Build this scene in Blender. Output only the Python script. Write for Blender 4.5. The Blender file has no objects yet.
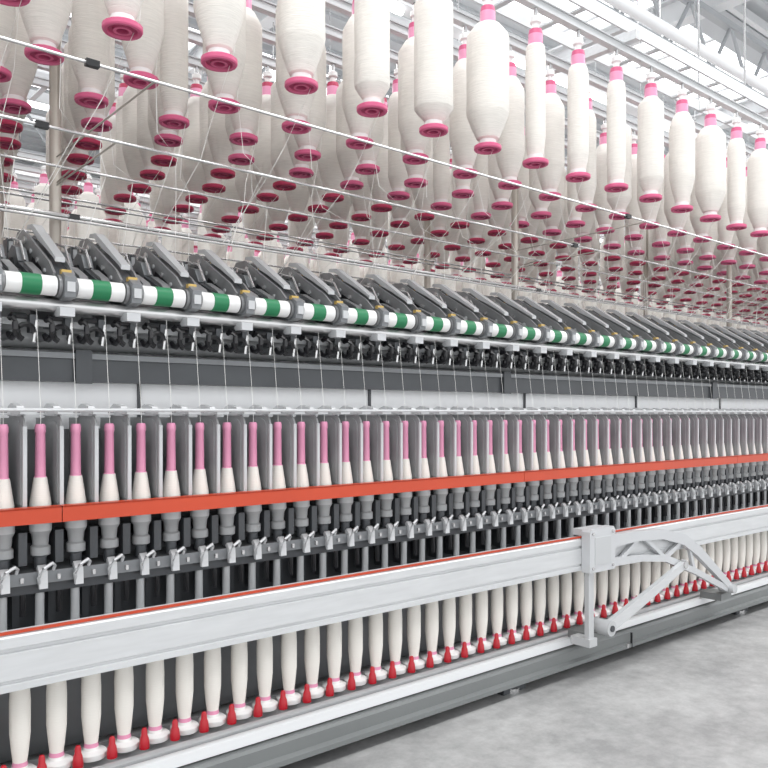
import bpy, math, random
import numpy as np
random.seed(4)
C=0.833          # camera height above the floor
X0,X1=-1.4,14.0  # machine extent
sc=bpy.context.scene
try:
    sc.view_settings.view_transform='Standard'
    sc.view_settings.look='None'
except Exception: pass

# ---------------------------------------------------------------- materials
def mat(name,col,rough=0.5,metal=0.0,var=0.0,scale=20,bump=0.0,bscale=60,emit=0,stretch=None):
    m=bpy.data.materials.new(name); m.use_nodes=True
    nt=m.node_tree; b=nt.nodes['Principled BSDF']
    b.inputs['Base Color'].default_value=(*col,1)
    b.inputs['Roughness'].default_value=rough
    b.inputs['Metallic'].default_value=metal
    if emit:
        b.inputs['Emission Color'].default_value=(*col,1)
        b.inputs['Emission Strength'].default_value=emit
    if var or bump:
        tc=nt.nodes.new('ShaderNodeTexCoord'); mp=nt.nodes.new('ShaderNodeMapping')
        if stretch: mp.inputs['Scale'].default_value=stretch
        nt.links.new(tc.outputs['Object'],mp.inputs['Vector'])
    if var:
        n=nt.nodes.new('ShaderNodeTexNoise'); n.inputs['Scale'].default_value=scale; n.inputs['Detail'].default_value=6
        nt.links.new(mp.outputs[0],n.inputs['Vector'])
        r=nt.nodes.new('ShaderNodeValToRGB')
        r.color_ramp.elements[0].position=0.3; r.color_ramp.elements[1].position=0.7
        r.color_ramp.elements[0].color=(*[max(0,c*(1-var)) for c in col],1)
        r.color_ramp.elements[1].color=(*[min(1,c*(1+var)) for c in col],1)
        nt.links.new(n.outputs['Fac'],r.inputs[0]); nt.links.new(r.outputs[0],b.inputs['Base Color'])
    if bump:
        n2=nt.nodes.new('ShaderNodeTexNoise'); n2.inputs['Scale'].default_value=bscale
        nt.links.new(mp.outputs[0],n2.inputs['Vector'])
        bp=nt.nodes.new('ShaderNodeBump'); bp.inputs['Strength'].default_value=bump; bp.inputs['Distance'].default_value=0.002
        nt.links.new(n2.outputs['Fac'],bp.inputs['Height']); nt.links.new(bp.outputs[0],b.inputs['Normal'])
    return m
M={}
M['yarn']=mat('roving_cotton',(0.81,0.78,0.73),0.9,var=0.05,scale=30,bump=0.6,bscale=40,stretch=(1,1,12))
M['cop']=mat('cop_cotton',(0.85,0.82,0.765),0.9,bump=0.3,bscale=50,stretch=(1,1,10))
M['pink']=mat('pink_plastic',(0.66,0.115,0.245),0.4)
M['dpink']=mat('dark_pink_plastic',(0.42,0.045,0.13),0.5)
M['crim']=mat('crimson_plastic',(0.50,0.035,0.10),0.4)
M['red']=mat('red_plastic',(0.50,0.008,0.02),0.3)
M['tube']=mat('tube_pink',(0.80,0.33,0.50),0.35)
M['white']=mat('white_plastic',(0.85,0.85,0.84),0.35)
M['dark']=mat('dark_steel',(0.065,0.07,0.077),0.4,0.1,var=0.15,scale=8)
M['black']=mat('black_rubber',(0.010,0.010,0.012),0.3)
M['mid']=mat('grey_painted_steel',(0.21,0.22,0.23),0.35,0.2,var=0.1,scale=6)
M['arm']=mat('cast_arm_grey',(0.26,0.265,0.27),0.3,0.35,var=0.12,scale=25)
M['plate']=mat('separator_plate_grey',(0.33,0.34,0.345),0.33,0.1,var=0.1,scale=15)
M['base']=mat('plinth_grey_paint',(0.19,0.20,0.20),0.45,var=0.06,scale=5)
M['alu']=mat('brushed_aluminium',(0.61,0.62,0.63),0.35,0.15,var=0.05,scale=10,stretch=(1,8,8))
M['lgrey']=mat('light_grey_paint',(0.52,0.53,0.54),0.35,0.1)
M['panel']=mat('white_cover_panel',(0.90,0.91,0.92),0.4)
M['link']=mat('cast_aluminium',(0.56,0.57,0.585),0.4,0.1)
M['steel']=mat('polished_steel',(0.60,0.60,0.60),0.25,0.7)
M['orange']=mat('orange_paint',(0.54,0.058,0.018),0.4,var=0.05,scale=4)
M['green']=mat('green_roller_cot',(0.015,0.20,0.08),0.4)
M['brass']=mat('brass_yellow',(0.55,0.38,0.12),0.35,0.3)
M['tan']=mat('galvanised_post',(0.48,0.44,0.39),0.3,0.4,var=0.1,scale=10)
M['thread']=mat('thread_cotton',(0.9,0.89,0.86),0.9)
M['ceil']=mat('ceiling_sheet',(0.50,0.52,0.535),0.6)
M['truss']=mat('white_steelwork',(0.66,0.67,0.68),0.45)
M['gsteel']=mat('grey_steelwork',(0.36,0.375,0.39),0.45)
M['wall']=mat('wall_paint',(0.80,0.81,0.81),0.7,var=0.03,scale=1)
M['sky']=mat('skylight_glazing',(0.95,0.98,1.0),0.4,emit=1.8)
M['lamp']=mat('lamp_diffuser',(1,1,1),0.4,emit=4)
KEYS=list(M)

# ---------------------------------------------------------------- mesh builder
class B:
    def __init__(s): s.v=[];s.f=[];s.m=[];s.s=[]
    def add(s,vs,fs,mt,sm=False):
        o=len(s.v); s.v+=vs
        mi=KEYS.index(mt)
        for f in fs: s.f.append([o+i for i in f]); s.m.append(mi); s.s.append(sm)
    def box(s,x0,x1,y0,y1,z0,z1,mt):
        vs=[(x,y,z) for z in(z0,z1) for y in(y0,y1) for x in(x0,x1)]
        s.add(vs,[(0,2,3,1),(4,5,7,6),(0,1,5,4),(2,6,7,3),(0,4,6,2),(1,3,7,5)],mt)
    def prx(s,poly,x0,x1,mt):     # poly (y,z) extruded along x
        n=len(poly); vs=[(x0,a,b) for a,b in poly]+[(x1,a,b) for a,b in poly]
        s.add(vs,[list(range(n))[::-1],list(range(n,2*n))]+[(i,(i+1)%n,n+(i+1)%n,n+i) for i in range(n)],mt)
    def pry(s,poly,y0,y1,mt):     # poly (x,z) extruded along y
        n=len(poly); vs=[(a,y0,b) for a,b in poly]+[(a,y1,b) for a,b in poly]
        s.add(vs,[list(range(n)),list(range(n,2*n))[::-1]]+[(i,n+i,n+(i+1)%n,(i+1)%n) for i in range(n)],mt)
    def tube(s,pts,r,seg,mt,r2=None):
        P=[np.array(p,float) for p in pts]; n=len(P); vs=[]
        for i,p in enumerate(P):
            t=P[min(i+1,n-1)]-P[max(i-1,0)]; t/=np.linalg.norm(t)+1e-12
            a=np.array((0,0,1.)) if abs(t[2])<.9 else np.array((1.,0,0))
            u=np.cross(t,a);u/=np.linalg.norm(u);w=np.cross(t,u)
            rr=r if r2 is None else r+(r2-r)*i/(n-1)
            for k in range(seg):
                c=2*math.pi*k/seg; q=p+rr*(math.cos(c)*u+math.sin(c)*w); vs.append(tuple(q))
        fs=[(i*seg+k,i*seg+(k+1)%seg,(i+1)*seg+(k+1)%seg,(i+1)*seg+k) for i in range(n-1) for k in range(seg)]
        s.add(vs,fs,mt,True)
        o=len(s.v)-n*seg
        s.f.append([o+k for k in range(seg)][::-1]); s.m.append(KEYS.index(mt)); s.s.append(False)
        s.f.append([o+(n-1)*seg+k for k in range(seg)]); s.m.append(KEYS.index(mt)); s.s.append(False)
    def lathe(s,cx,cy,cz,prof,seg=16): # prof: (r,z,mat of the band up to the next point)
        vs=[]
        for r,z,_ in prof:
            for k in range(seg):
                a=2*math.pi*k/seg; vs.append((cx+r*math.cos(a),cy+r*math.sin(a),cz+z))
        o=len(s.v); s.v+=vs
        for i in range(len(prof)-1):
            mi=KEYS.index(prof[i][2])
            for k in range(seg):
                s.f.append([o+i*seg+k,o+i*seg+(k+1)%seg,o+(i+1)*seg+(k+1)%seg,o+(i+1)*seg+k]); s.m.append(mi); s.s.append(True)
    def mesh(s,name,n=1,dx=0.0,sharp=35):
        V=np.array(s.v,np.float64); nv=len(V)
        if n>1:
            V=np.concatenate([V+np.array((dx*i,0,0)) for i in range(n)])
        ls=np.array([len(f) for f in s.f]); lv=np.array([i for f in s.f for i in f])
        LS=np.tile(ls,n); LV=np.concatenate([lv+nv*i for i in range(n)])
        me=bpy.data.meshes.new(name)
        me.vertices.add(len(V)); me.vertices.foreach_set('co',V.astype(np.float32).ravel())
        me.loops.add(len(LV)); me.loops.foreach_set('vertex_index',LV.astype(np.int32))
        me.polygons.add(len(LS))
        me.polygons.foreach_set('loop_start',np.concatenate([[0],np.cumsum(LS)[:-1]]).astype(np.int32))
        me.polygons.foreach_set('material_index',np.tile(np.array(s.m),n).astype(np.int32))
        for k in KEYS: me.materials.append(M[k])
        me.update(calc_edges=True); me.validate()
        me.polygons.foreach_set('use_smooth',np.tile(np.array(s.s),n))
        try: me.set_sharp_from_angle(angle=math.radians(sharp))
        except Exception: pass
        return me
def obj(name,me,parent=None,loc=(0,0,0),scale=(1,1,1)):
    o=bpy.data.objects.new(name,me); sc.collection.objects.link(o)
    o.location=loc; o.scale=scale
    if parent: o.parent=parent
    return o
def empty(name):
    e=bpy.data.objects.new(name,None); sc.collection.objects.link(e); return e

P=0.07            # spindle pitch
NS=int((X1-X0)/P)-1; ND=NS//2
S0=-1.372         # first spindle x
SD=-1.369         # first drafting unit x
SC=S0+.030        # first doffed cop x

# ---------------------------------------------------------------- drafting system (unit 0.14)
b=B(); W=0.14
ry,rz=1.58,C+0.245
def rollx(x0,x1,y,z,r,mt,seg=18): b.tube([(x0,y,z),(x1,y,z)],r,seg,mt)
rollx(0.0,0.030,ry,rz,0.0205,'white'); rollx(0.030,0.068,ry,rz,0.0213,'green'); rollx(0.068,0.098,ry,rz,0.0205,'white')
rollx(0.098,0.14,ry,rz,0.010,'steel',10)
rollx(0.101,0.108,ry,rz,0.023,'arm',14); rollx(0.132,0.138,ry,rz,0.023,'arm',14)
# arm saddle on the roller
b.prx([(1.553,C+.222),(1.548,C+.262),(1.570,C+.275),(1.612,C+.268),(1.615,C+.235),(1.58,C+.218)],0.109,0.131,'mid')
b.box(.112,.128,1.5455,1.550,C+.232,C+.252,'lgrey')
# pendulum arm, flattened towards its rear
def A(pts): return [(1.575+(y-1.575)*1.15, z-(y-1.575)*.17) for y,z in pts]
x0,x1=0.094,0.138
arm=A([(1.575,C+.272),(1.60,C+.302),(1.69,C+.376),(1.745,C+.422),(1.785,C+.430),(1.805,C+.408),(1.785,C+.365),(1.71,C+.300),(1.63,C+.248),(1.59,C+.250)])
b.prx(arm,x0,x0+.005,'arm'); b.prx(arm,x1-.005,x1,'arm')
b.prx([(y+.004,z-.010) for y,z in arm],x0+.005,x1-.005,'dark')
for xs_ in(x0-.0015,x1+.0002):
    b.prx(A([(1.63,C+.285),(1.64,C+.303),(1.69,C+.343),(1.70,C+.325),(1.68,C+.305),(1.645,C+.280)]),xs_,xs_+.0013,'black')
    b.prx(A([(1.715,C+.345),(1.72,C+.365),(1.75,C+.390),(1.768,C+.388),(1.758,C+.368)]),xs_,xs_+.0013,'black')
# latch handle
b.prx(A([(1.600,C+.304),(1.61,C+.315),(1.66,C+.356),(1.70,C+.385),(1.735,C+.420),(1.765,C+.432),(1.76,C+.439),(1.73,C+.430),(1.68,C+.386),(1.60,C+.314)]),x0+.013,x1-.011,'lgrey')
for y,z,r,mt in((1.735,C+.395,.009,'steel'),(1.66,C+.325,.006,'steel'),(1.62,C+.290,.005,'lgrey'),(1.70,C+.358,.005,'lgrey'),(1.775,C+.405,.006,'steel')):
    (yy,zz),=A([(y,z)]); b.tube([(x0-.003,yy,zz),(x1+.003,yy,zz)],r,10,mt)
(yy,zz),=A([(1.70,C+.386)]); b.box(.110,.122,yy,yy+.012,zz,zz+.014,'brass')
b.box(.108,.128,1.568,1.580,C+.270,C+.279,'brass')
# middle and back top rollers
rollx(0.0,.095,1.665,C+.275,.012,'black',12); rollx(.01,.088,1.650,C+.262,.016,'lgrey',12)
rollx(0.0,.14,1.745,C+.305,.009,'steel',12); rollx(.016,.05,1.745,C+.305,.019,'black',12); rollx(.058,.088,1.745,C+.305,.019,'black',12)
rollx(0,.14,1.60,C+.208,.014,'steel',12); rollx(0,.14,1.675,C+.240,.013,'steel',12); rollx(0,.14,1.75,C+.270,.013,'steel',12)
# apron cradles
for xa in(.012,.058):
    b.prx([(1.60,C+.262),(1.61,C+.270),(1.69,C+.306),(1.70,C+.296),(1.68,C+.272),(1.61,C+.252)],xa,xa+.030,'dark')
    b.prx([(1.604,C+.270),(1.612,C+.278),(1.67,C+.304),(1.67,C+.296)],xa+.006,xa+.024,'arm')
    b.prx([(1.70,C+.310),(1.72,C+.342),(1.745,C+.350),(1.775,C+.335),(1.76,C+.305),(1.72,C+.302)],xa+.004,xa+.026,'mid')
    b.tube([(xa+.015,1.69,C+.31),(xa+.015,1.72,C+.355),(xa+.015,1.78,C+.372),(xa+.015,1.82,C+.352)],.003,6,'steel')
    b.box(xa+.007,xa+.021,1.79,1.82,C+.325,C+.372,'dark')
    b.box(xa+.010,xa+.018,1.785,1.79,C+.345,C+.366,'lgrey')
b.box(.0,.14,1.80,1.812,C+.305,C+.335,'mid')
# stand casting under the arm
b.prx([(1.585,C+.235),(1.62,C+.245),(1.78,C+.31),(1.80,C+.29),(1.78,C+.20),(1.70,C+.165),(1.66,C+.19),(1.60,C+.185)],.112,.126,'mid')
b.box(.104,.134,1.565,1.60,C+.184,C+.202,'link')
b.box(0,.14,1.83,1.85,C+.285,C+.335,'mid')
# suction flutes, black hooks
for xa in(.02,.09):
    pts=[(xa,1.594+.024*math.cos(t),C+.158+.022*math.sin(t)) for t in np.linspace(math.radians(60),math.radians(330),9)]
    b.tube(pts,.0060,8,'black')
    b.tube([(xa,1.60,C+.182),(xa+.03,1.60,C+.182)],.006,8,'black')
    pts=[(xa+.028+.016*math.cos(t),1.60,C+.150+.016*math.sin(t)) for t in np.linspace(0,math.radians(250),10)]
    b.tube(pts,.0060,6,'black')
    b.tube([(xa+.004,1.615,C+.145),(xa+.012,1.70,C+.150)],.009,8,'mid',.012)
    b.box(xa+.036,xa+.052,1.60,1.62,C+.150,C+.186,'dark')
    b.tube([(xa+.050,1.60,C+.175),(xa+.044,1.60,C+.130)],.004,6,'steel')
b.tube([(0,1.72,C+.155),(.14,1.72,C+.155)],.028,16,'lgrey')
b.box(0,.14,1.625,1.635,C+.166,C+.180,'lgrey')
b.v=[(x,y+.09,z+.013) for x,y,z in b.v]
me_draft=b.mesh('drafting_unit_mesh',ND,W)

# ---------------------------------------------------------------- long frame members (relative y)
b=B(); L0,L1=X0,X1
b.box(L0,L1,1.76,1.82,C+.068,C+.133,'dark')
b.box(L0,L1,1.752,1.76,C+.118,C+.130,'mid')
for i in range(12):
    xx=.62+1.4*(i-1); b.box(xx,xx+.035,1.748,1.76,C+.064,C+.137,'dark')
b.box(L0,L1,1.80,1.81,C-.035,C+.068,'panel')              # pale cover panels
for i in range(22): b.box(.78+.7*(i-2),.787+.7*(i-2),1.794,1.80,C-.03,C+.068,'dark')
b.box(L0,L1,1.79,1.82,C-.22,C-.035,'mid')
b.box(L0,L1,1.935,1.945,C+.10,C+.31,'panel')
# horizontal bars behind the arms
for y,z,r in((1.88,C+.455,.005),(1.93,C+.468,.005),(1.79,C+.425,.003)):
    b.tube([(L0,y,z),(L1,y,z)],r,8,'steel')
# lappet rail
b.tube([(L0,1.61,C+.006),(L1,1.61,C+.006)],.0035,8,'alu')
b.box(L0,L1,1.70,1.72,C-.004,C+.008,'alu')
me_beam=b.mesh('beams')
b=B()   # orange ring rail
x=.56-1.4
seglist=[]
while x<L1-.1:
    seglist.append((x,min(x+1.4,L1))); x+=1.4
for a,c in [(L0,.56-1.4)]+seglist:
    a-=.02; c-=.02
    b.box(a+.001,c-.001,1.598,1.604,C-.213,C-.182,'orange')
    b.box(a+.001,c-.001,1.598,1.625,C-.185,C-.182,'orange')
    b.box(a+.001,c-.001,1.604,1.72,C-.200,C-.194,'mid')
    b.box(a+.001,c-.001,1.604,1.62,C-.213,C-.210,'orange')
me_ring=b.mesh('ring_rail')

# ---------------------------------------------------------------- separator unit and spindles (unit 0.07)
b=B()
def roundplate(y0,y1,z0,z1,r,n=6):
    pts=[(y0,z0),(y1,z0)]
    for k in range(n+1):
        a=math.pi/2*k/n; pts.append((y1-r+r*math.cos(a),z1-r+r*math.sin(a)))
    for k in range(n+1):
        a=math.pi/2*(1+k/n); pts.append((y0+r+r*math.cos(a),z1-r+r*math.sin(a)))
    return pts
b.prx(roundplate(1.632,1.740,C-.190,C-.002,.030),.030,.0345,'plate')
b.prx(roundplate(1.646,1.728,C-.180,C-.014,.022),.0280,.0365,'plate')
b.prx(roundplate(1.630,1.635,C-.188,C-.026,.002),.0285,.036,'lgrey')      # folded bright edge
b.prx([(1.65,C-.006),(1.72,C-.006),(1.72,C+.012),(1.70,C+.020),(1.66,C+.014)],.025,.039,'alu')
b.box(.018,.048,1.612,1.655,C-.002,C+.003,'alu')
b.tube([(.0,1.61,C+.006),(.0,1.635,C+.004),(.006,1.655,C+.002),(0,1.662,C+.002),(-.006,1.655,C+.002)],.0014,5,'steel')
b.box(.031,.0335,1.735,1.79,C-.18,C-.01,'plate')
me_sep=b.mesh('separators',NS,P)
b=B()
# spindle bolster, whorl and brake lever
b.lathe(0,1.66,C,[(0,-.205,'mid'),(.017,-.205,'mid'),(.019,-.214,'mid'),(.0215,-.216,'lgrey'),(.0215,-.234,'plate'),(.017,-.242,'plate'),(.015,-.262,'plate'),(.019,-.266,'plate'),(.019,-.282,'mid'),(.012,-.286,'dark'),(.012,-.310,'dark'),(0,-.310,'dark')],14)
b.lathe(0,1.664,C,[(.0105,-.335,'lgrey'),(.0105,-.350,'lgrey'),(.009,-.352,'lgrey'),(.009,-.425,'lgrey'),(0,-.428,'lgrey')],12)
b.prx([(1.628,C-.312),(1.640,C-.300),(1.646,C-.306),(1.634,C-.345),(1.626,C-.345)],-.012,.004,'alu')
b.tube([(-.010,1.632,C-.338),(-.015,1.622,C-.322),(-.006,1.618,C-.304),(.012,1.624,C-.296),(.020,1.634,C-.303),(.018,1.64,C-.314)],.0034,6,'alu')
b.box(.024,.030,1.63,1.636,C-.330,C-.320,'steel')
b.box(.026,.042,1.650,1.70,C-.300,C-.235,'dark')
b.lathe(.035,1.655,C,[(.006,-.40,'black'),(.006,-.345,'mid'),(0,-.345,'mid')],8)
b.box(.028,.042,1.70,1.74,C-.43,C-.345,'dark')
me_spin=b.mesh('spindles',NS,P)
b=B()
b.box(L0,L1,1.636,1.76,C-.336,C-.312,'mid')
b.box(L0,L1,1.648,1.655,C-.356,C-.336,'dark')
b.box(L0,L1,1.745,1.77,C-.52,C-.20,'dark')
b.box(L0,L1,1.69,1.70,C-.262,C-.242,'black')
b.box(L0,L1,1.60,1.76,C-.50,C-.455,'mid')
# conveyor level, plinth
b.box(L0,L1,1.76,1.80,C-.72,C-.50,'mid')
b.box(L0,L1,1.565,1.88,C-.745,C-.728,'lgrey')
b.prx([(1.585,C-.728),(1.585,C-.716),(1.591,C-.712),(1.600,C-.712),(1.600,C-.728)],L0,L1,'alu')
b.prx([(1.560,C-.745),(1.560,C-.722),(1.566,C-.718),(1.574,C-.718),(1.574,C-.745)],L0,L1,'panel')
b.box(L0,L1,1.712,1.722,C-.728,C-.712,'alu')
me_rails=b.mesh('spindle_rail')
b=B()
b.prx([(1.540,C-.800),(1.540,C-.755),(1.546,C-.749),(1.60,C-.749),(1.60,C-.80)],L0,L1,'base')
b.prx([(1.525,C-.800),(1.525,C-.788),(1.545,C-.782),(1.60,C-.782),(1.60,C-.80)],L0,L1,'base')
b.box(L0,L1,1.56,2.0,C-.815,C-.78,'dark')
for i in range(11):
    xx=X0+.3+1.45*i; b.box(xx,xx+.10,1.56,1.70,0.0,C-.79,'dark'); b.lathe(xx+.05,1.58,0,[(.03,0,'steel'),(.03,.012,'steel'),(.012,.014,'steel'),(.012,.04,'steel'),(0,.04,'steel')],12)
for i in range(7):
    xx=2.42+2.1*(i-2); b.box(xx,xx+.004,1.5235,1.53,C-.802,C-.75,'black'); b.box(xx-.03,xx-.02,1.522,1.53,C-.798,C-.785,'steel')
me_plinth=b.mesh('plinth')

# ---------------------------------------------------------------- doffer beam (aluminium profile)
b=B()
z0,z1=C-.486,C-.386
pf=[(1.480,z0),(1.480,z0+.012),(1.484,z0+.014),(1.484,z0+.018),(1.480,z0+.020),(1.480,z1-.034),(1.486,z1-.032),(1.486,z1-.026),(1.480,z1-.024),(1.480,z1-.006),(1.486,z1),(1.515,z1),(1.515,z0)]
b.prx(pf,L0,L1,'alu')
b.box(L0,L1,1.482,1.490,z1,z1+.004,'orange')
me_doff=b.mesh('doffer_beam')
# doffer lifting linkage
b=B()
def outline(pts,wd,n=5):
    up=[];lo=[]
    m=len(pts)
    for i,(px,pz) in enumerate(pts):
        ax,az=pts[max(i-1,0)]; bx,bz=pts[min(i+1,m-1)]
        d=math.hypot(bx-ax,bz-az); nx,nz=-(bz-az)/d,(bx-ax)/d
        h=wd[i]/2; up.append((px+nx*h,pz+nz*h)); lo.append((px-nx*h,pz-nz*h))
    return up,lo
def strip(pts,wd,y0,y1,mt):   # curved flat bar as quads, one continuous shell
    up,lo=outline(pts,wd); m=len(pts); vs=[]
    for (ux,uz),(lx,lz) in zip(up,lo): vs+=[(ux,y0,uz),(lx,y0,lz),(lx,y1,lz),(ux,y1,uz)]
    fs=[(0,1,2,3),((m-1)*4+3,(m-1)*4+2,(m-1)*4+1,(m-1)*4)]
    for i in range(m-1):
        for k in range(4):
            fs.append((i*4+k,(i+1)*4+k,(i+1)*4+(k+1)%4,i*4+(k+1)%4))
    b.add(vs,fs,mt)
def link(sx):
    g=lambda L:[(sx+u,C+w) for u,w in L]
    h=[(sx-.06,C-.492),(sx+.075,C-.492),(sx+.075,C-.366),(sx+.066,C-.357),(sx-.051,C-.357),(sx-.06,C-.366)]
    b.pry(h,1.448,1.479,'link')        # clamp box
    b.pry(g([(-.035,-.47),(.05,-.47),(.05,-.385),(-.035,-.385)]),1.4465,1.448,'lgrey')
    b.box(sx-.055,sx+.07,1.479,1.515,C-.380,C-.360,'link')
    b.box(sx-.052,sx-.026,1.458,1.474,C-.70,C-.49,'lgrey')       # down post
    b.box(sx-.060,sx-.02,1.45,1.52,C-.72,C-.695,'lgrey')
    for (u,w) in((-.045,-.372),(.06,-.372),(-.045,-.478),(.06,-.478)):
        b.tube([(sx+u,1.448,C+w),(sx+u,1.444,C+w)],.005,8,'steel')
    # lattice arm : curved top chord, lower chord, webs (stepped in depth so nothing is coplanar)
    strip(g([(.06,-.408),(.22,-.405),(.38,-.415),(.52,-.448),(.62,-.500),(.74,-.580),(.87,-.668)]),[.042,.034,.034,.038,.038,.032,.026],1.456,1.476,'link')
    strip(g([(.06,-.474),(.25,-.482),(.40,-.500),(.60,-.570),(.84,-.668)]),[.028,.022,.024,.022,.022],1.458,1.474,'link')
    strip(g([(.24,-.412),(.12,-.478)]),[.014,.014],1.460,1.472,'link')
    strip(g([(.26,-.412),(.40,-.500)]),[.014,.014],1.460,1.472,'link')
    strip(g([(.40,-.500),(.52,-.450)]),[.016,.016],1.461,1.471,'link')
    strip(g([(.56,-.475),(.60,-.570)]),[.014,.014],1.461,1.471,'link')
    # strut
    strip(g([(.02,-.675),(.26,-.604),(.50,-.527)]),[.040,.034,.026],1.438,1.454,'alu')
    b.tube([(sx+.03,1.430,C-.672),(sx+.03,1.50,C-.672)],.024,16,'lgrey')
    b.tube([(sx+.03,1.426,C-.672),(sx+.03,1.430,C-.672)],.010,10,'dark')
    b.tube([(sx+.49,1.434,C-.530),(sx+.49,1.48,C-.530)],.014,14,'steel')
    b.tube([(sx+.86,1.44,C-.668),(sx+.86,1.50,C-.668)],.018,14,'lgrey')
    b.box(sx-.02,sx+.08,1.475,1.56,C-.715,C-.69,'base')
    b.box(sx+.82,sx+.90,1.475,1.56,C-.715,C-.69,'base')
for k in range(4): link(2.13+3.4*k)
me_link=b.mesh('lifting_linkage')

# ---------------------------------------------------------------- creel
YS=[1.51,1.72,1.895,2.05,2.205,2.365,2.53,2.70,2.89,3.05]
OFF={2:.02,4:.115,5:.04,6:.16,7:.075,8:.19,9:.12}
ROWS=[]
for k,y in enumerate(YS):
    if k==0: ph=.625
    elif k==1: ph=.545
    elif k==3: ph=.567
    else: ph=(.625+.72*(y-1.51)+OFF[k])%.21+.42
    ROWS.append((y,ph))
HB=C+.737; TOP=C+1.20
b=B()
for y,_ in ROWS:
    b.box(L0,L1,y-.012,y+.012,TOP,TOP+.022,'alu')
    b.box(L0,L1,y-.018,y+.018,TOP+.022,TOP+.026,'lgrey')
for i in range(11):
    xx=.650+1.69*(i-1)
    if xx<L0 or xx>L1: continue
    b.tube([(xx,1.972,C-.7),(xx,1.972,TOP+.05)],.0135,14,'tan')
    b.tube([(xx,2.45,C-.7),(xx,2.45,TOP+.05)],.0135,14,'tan')
    b.box(xx-.014,xx+.014,1.45,3.1,TOP+.026,TOP+.056,'alu')
    b.box(xx-.02,xx+.02,1.97,2.47,C+.12,C+.16,'mid')
    for (ya,za) in((1.42,.622),(1.60,.555),(1.86,.56)):
        b.tube([(xx,ya,C+za),(xx,1.972,C+za-.01)],.0022,6,'tan')
for (ya,za) in((1.42,.622),(1.60,.555),(1.86,.56),(2.2,.58)):
    b.tube([(L0,ya,C+za),(L1,ya,C+za)],.0030,8,'steel'); b.tube([(L0,4.45-ya,C+za),(L1,4.45-ya,C+za)],.0030,8,'steel')
for i in range(10):
    for ya,za,of in((1.42,.622,.53),(1.60,.555,.50),(1.88,.455,.66)):
        xx=of+1.7*(i-1)
        b.box(xx-.010,xx+.014,ya-.006,ya+.006,C+za-.006,C+za+.006,'black')
me_creel=b.mesh('creel_rails')

# bobbins : straight wound body, short shoulder on top, longer cone below
def bobbin(b,x,y,z,R,cone,full=.350,seg=20,pk='pink'):
    pr=[(0,.010,'dpink'),(.010,.010,'dpink'),(.012,.001,pk),(.018,.001,'dpink'),(.020,.005,'dpink'),(.028,.005,pk),(.030,0,pk),(.0365,0,pk),(.0385,.003,pk),(.0385,.011,pk),(.034,.014,pk),(.024,.016,'white'),(.023,.028,'yarn')]
    zc=.032; tc=cone*.5; r0=max(.024,R*.52)
    pr+=[(r0,zc,'yarn'),(r0+(R-r0)*.55,zc+cone*.5,'yarn'),(R*.97,zc+cone*.93,'yarn'),(R,zc+cone*1.05,'yarn'),(R*.985,zc+cone*1.05+.05,'yarn'),(R,full-tc*1.1-.04,'yarn'),(R*.99,full-tc*1.1,'yarn'),(R*.95,full-tc*.85,'yarn'),(r0+.004,full-.002,'yarn'),(.024,full+.004,'tube'),(.022,full+.006,'tube'),(.0215,.385,pk),(.019,.400,pk),(.010,.404,'white'),
         (.010,.418,'white'),(.016,.422,'white'),(.016,.436,'white'),(.007,.442,'steel'),(.007,.465,'steel'),(0,.465,'steel')]
    b.lathe(x,y,z,pr,seg)
rowR={0:{0:.050,1:.054,2:.055,3:.044,4:.052,5:.060,6:.030,7:.033,8:.031,9:.044,10:.046,11:.056,12:.034,13:.05},
      1:{0:.054,1:.050,2:.052,3:.054,4:.048,5:.052,6:.050,7:.048}}
b=B(); thr=B()
for ri,(y,ph) in enumerate(ROWS):
    for i in range(-9,64):
        x=ph+.21*i
        if x<L0+.05 or x>L1-.05: continue
        R=rowR.get(ri,{}).get(i) or random.choice([.052,.050,.047,.045,.054,.036,.050,.031])
        cone=(.080 if R>.045 else .045)*random.uniform(.85,1.15)
        if (ri,i) in((0,3),(0,4)): cone=.03
        jx=0 if ri<2 else random.uniform(-.012,.012)
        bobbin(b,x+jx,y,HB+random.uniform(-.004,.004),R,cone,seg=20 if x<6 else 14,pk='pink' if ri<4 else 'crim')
        near=y<2.2
        ye,ze=(1.88,C+.385) if near else (2.57,C+.385)
        yg,zg=((1.60,C+.557) if y<1.8 else (1.86,C+.562)) if near else ((2.85,C+.557) if y>2.6 else (2.59,C+.562))
        xg=x+random.uniform(-.05,.05); xe=xg+random.uniform(-.05,.05)
        a=(x+R*.9,y,HB+.16)
        thr.tube([a,(x+.03,y-.01,HB+.03),((x+xg)/2,(y+yg)/2,(HB+zg)/2-.03),(xg,yg,zg),(xe,ye,ze)],.0009,4,'thread')
me_bob=b.mesh('roving_bobbins',sharp=30); me_rov=thr.mesh('roving_strands')

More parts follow.
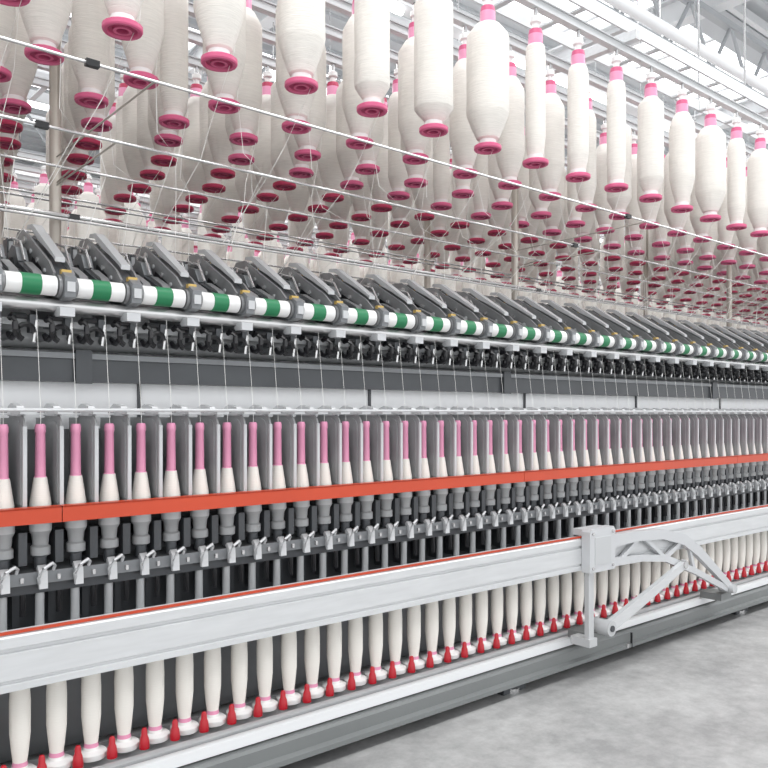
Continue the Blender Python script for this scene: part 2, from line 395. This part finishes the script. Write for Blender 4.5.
# ---------------------------------------------------------------- cops
b=B()
b.lathe(0,1.66,C,[(0,-.200,'cop'),(.020,-.200,'cop'),(.0205,-.180,'cop'),(.0125,-.128,'tube'),(.0105,-.126,'tube'),(.0095,-.040,'tube'),(.0105,-.038,'tube'),(.0105,-.028,'tube'),(.0085,-.022,'tube'),(0,-.022,'tube')],16)
b.tube([(0,1.685,C+.22),(0,1.658,C+.006),(0,1.657,C-.03)],.0005,4,'thread')
me_cop=b.mesh('spindle_cops',NS,P)
b=B()
zb=-.712
b.lathe(0,1.655,C,[(0,zb,'white'),(.0305,zb,'white'),(.0315,zb+.004,'white'),(.0315,zb+.011,'white'),(.028,zb+.014,'white'),(.016,zb+.016,'white'),(.015,zb+.022,'tube'),(.0135,zb+.030,'cop'),(.0160,zb+.050,'cop'),(.0195,zb+.085,'cop'),(.0198,zb+.145,'cop'),(.0180,zb+.180,'cop'),(.0125,zb+.222,'tube'),(.0095,zb+.226,'tube'),(.0085,zb+.25,'tube'),(0,zb+.25,'tube')],18)
me_dcop=b.mesh('doffed_cops',NS-1,P)
b=B()
b.lathe(.031,1.622,C,[(0,zb,'red'),(.0108,zb,'red'),(.0110,zb+.008,'red'),(.0092,zb+.022,'red'),(.0066,zb+.028,'red'),(.0062,zb+.038,'red'),(.0042,zb+.043,'red'),(0,zb+.044,'red')],12)
me_peg=b.mesh('transport_pegs',NS-1,P)

# ---------------------------------------------------------------- assemble
def machine(dy,k):
    e=empty('ring_spinning_frame')
    def side(nm,me,x=0):
        obj(nm,me,e,(x,dy,0))
        obj(nm+'_rear',me,e,(x,dy+4.45,0),(1,-1,1))
    side('drafting_arms',me_draft,SD)
    side('beams',me_beam); side('ring_rail',me_ring)
    side('separators',me_sep,S0); side('spindles',me_spin,S0)
    side('spindle_rail',me_rails); side('plinth',me_plinth)
    side('doffer_beam',me_doff); side('doffer_lifting_linkage',me_link)
    side('transport_pegs',me_peg,SC)
    obj('creel_frame',me_creel,e,(0,dy,0))
    b=B()
    b.box(L0-.5,L0-.04,1.45,3.0,.02,C+.55,'lgrey'); b.box(L0-.52,L0-.5,1.6,2.85,.2,C+.45,'mid'); b.box(L0-.48,L0-.05,1.5,2.95,0,.02,'dark')
    b.box(L0-.40,L0-.1,1.44,1.45,.2,C+.3,'mid'); b.box(L0-.15,L0-.12,1.42,1.44,.5,.62,'steel')
    obj('gear_end_cabinet',b.mesh('gear_end_cabinet'),e,(0,dy,0))
    obj('spindle_yarn_cops',me_cop,None,(S0,dy,0)); obj('doffed_yarn_cops',me_dcop,None,(SC,dy,0))
    obj('roving_bobbins',me_bob,None,(0,dy,0)); obj('roving_strands',me_rov,None,(0,dy,0))
for k in range(5): machine(2.45*k,k)

# ---------------------------------------------------------------- room
fm=mat('polished_concrete',(0.42,0.42,0.415),0.35)
nt=fm.node_tree; bs=nt.nodes['Principled BSDF']
tc=nt.nodes.new('ShaderNodeTexCoord')
def noise(s,d,r=.5):
    n=nt.nodes.new('ShaderNodeTexNoise'); n.inputs['Scale'].default_value=s; n.inputs['Detail'].default_value=d; n.inputs['Roughness'].default_value=r
    nt.links.new(tc.outputs['Object'],n.inputs['Vector']); return n
n1=noise(2.2,9,.7); n2=noise(16,6,.75)
mx=nt.nodes.new('ShaderNodeMix'); mx.data_type='FLOAT'; mx.inputs[0].default_value=.45
nt.links.new(n1.outputs['Fac'],mx.inputs[2]); nt.links.new(n2.outputs['Fac'],mx.inputs[3])
rp=nt.nodes.new('ShaderNodeValToRGB'); rp.color_ramp.elements[0].position=.40; rp.color_ramp.elements[1].position=.60
rp.color_ramp.elements[0].color=(.29,.29,.29,1); rp.color_ramp.elements[1].color=(.49,.49,.485,1)
nt.links.new(mx.outputs[0],rp.inputs[0]); nt.links.new(rp.outputs[0],bs.inputs['Base Color'])
b=B(); b.box(-6,30,-5,16,-.1,0,'lgrey'); me=b.mesh('floor'); me.materials.clear(); me.materials.append(fm)
for p in me.polygons: p.material_index=0
obj('floor',me)
b=B(); b.box(-6,30,16,16.2,0,6.2,'wall'); obj('wall_back',b.mesh('wall_back'))
b=B(); b.box(30,30.2,-5,16,0,6.2,'wall'); obj('wall_right',b.mesh('wall_right'))
# ceiling : ribbed sheet with skylight strips
CH=5.2
b=B()
sk=[(1.5,2.6),(4.6,5.8),(8,9.2),(11.5,12.7)]
ys=[-5]+[v for p in sk for v in p]+[16]
for i in range(0,len(ys)-1,2):
    b.box(-6,30,ys[i],ys[i+1],CH,CH+.08,'ceil')
    y=ys[i]+.15
    while y<ys[i+1]-.1: b.box(-6,30,y,y+.06,CH-.04,CH,'ceil'); y+=.35
obj('ceiling',b.mesh('ceiling'))
for k,(a,c) in enumerate(sk):
    b=B(); b.box(-6,30,a,c,CH+.03,CH+.06,'sky')
    for i in range(24): b.box(-6+1.5*i,-5.95+1.5*i,a,c,CH,CH+.03,'truss')
    obj('window_%d'%(k+1),b.mesh('window'))
b=B()
for i in range(9):
    xx=-2+3.2*i
    b.box(xx-.08,xx+.08,-5,16,CH-.16,CH-.14,'truss'); b.box(xx-.008,xx+.008,-5,16,CH-.38,CH-.14,'truss'); b.box(xx-.08,xx+.08,-5,16,CH-.40,CH-.38,'truss')
    for j in range(21): b.box(xx-.07,xx+.07,-4.5+j,-4.49+j,CH-.38,CH-.16,'truss')
for j in range(11):
    yy=-4+2*j; b.box(-6,30,yy-.03,yy+.03,CH-.14,CH-.04,'truss')
# lattice girders running along the hall
for yy in(3.9,7.4,10.9):
    b.box(-6,30,yy-.04,yy+.04,CH-.46,CH-.40,'gsteel'); b.box(-6,30,yy-.04,yy+.04,CH-1.02,CH-.96,'gsteel')
    for i in range(45):
        xx=-6+.8*i; 
        b.tube([(xx,yy,CH-.98),(xx+.4,yy,CH-.43)],.02,6,'gsteel'); b.tube([(xx+.4,yy,CH-.43),(xx+.8,yy,CH-.98)],.02,6,'gsteel')
obj('roof_beams',b.mesh('roof_beams'))
b=B()
for y,z,r in((2.6,C+2.35,.035),(2.75,C+2.35,.02),(4.3,C+2.8,.05),(6.9,C+2.8,.05)):
    b.tube([(-5,y,z),(29,y,z)],r,14,'truss')
    for i in range(9): b.tube([(-2+3.2*i+.03,y,z),(-2+3.2*i+.03,y,CH-.4)],.006,6,'steel')
obj('service_pipes',b.mesh('service_pipes'))
b=B()
for y in(3.35,5.7,8.05,10.4):
    z=C+2.25
    b.box(-5,29,y-.05,y+.05,z+.02,z+.09,'truss')
    for i in range(17):
        xx=-4.5+2*i; b.tube([(xx,y,z),(xx+1.5,y,z)],.018,10,'lamp')
        b.tube([(xx+.75,y,z+.09),(xx+.75,y,CH-.04)],.004,6,'steel')
obj('ceiling_lights',b.mesh('ceiling_lights'))
b=B()
for y in(2.2,4.55):
    z=C+1.75
    b.box(-4,29,y-.14,y-.13,z,z+.06,'truss'); b.box(-4,29,y+.13,y+.14,z,z+.06,'truss')
    for i in range(110): b.box(-4+.3*i,-3.97+.3*i,y-.13,y+.13,z,z+.008,'truss')
    for i in range(10):
        xx=-2+3.2*i
        if xx<29: b.tube([(xx,y-.135,z),(xx,y-.135,CH-.04)],.006,6,'steel'); b.tube([(xx,y+.135,z),(xx,y+.135,CH-.04)],.006,6,'steel')
obj('cable_tray',b.mesh('cable_tray'))

# ---------------------------------------------------------------- light
w=bpy.data.worlds.new('world'); sc.world=w; w.use_nodes=True
w.node_tree.nodes['Background'].inputs[0].default_value=(.97,.985,1,1)
w.node_tree.nodes['Background'].inputs[1].default_value=1.78
def area(name,loc,rot,sx,sy,e):
    l=bpy.data.lights.new(name,'AREA'); l.shape='RECTANGLE'; l.size=sx; l.size_y=sy; l.energy=e; l.color=(1,1,1)
    o=bpy.data.objects.new(name,l); sc.collection.objects.link(o); o.location=loc; o.rotation_euler=rot
area('skylight_area',(5,.2,CH-.6),(math.radians(-12),0,0),16,1.2,430)
area('skylight_area',(6,6,CH-1.2),(0,0,0),18,1.5,430)
area('skylight_area',(6,11,CH-1.2),(0,0,0),18,1.5,430)
area('ceiling_fill_area',(8,5,C+2.0),(math.radians(180),0,0),20,10,260)  # added fill aimed upward to brighten the ceiling, no fixture behind it

# ---------------------------------------------------------------- camera
cd=bpy.data.cameras.new('camera'); co=bpy.data.objects.new('camera',cd); sc.collection.objects.link(co)
cd.sensor_width=36; cd.lens=36*800/768; cd.shift_y=29/768; cd.clip_start=.02
co.location=(0,0,C); co.rotation_euler=(math.radians(90),0,math.radians(-40.58))
sc.camera=co
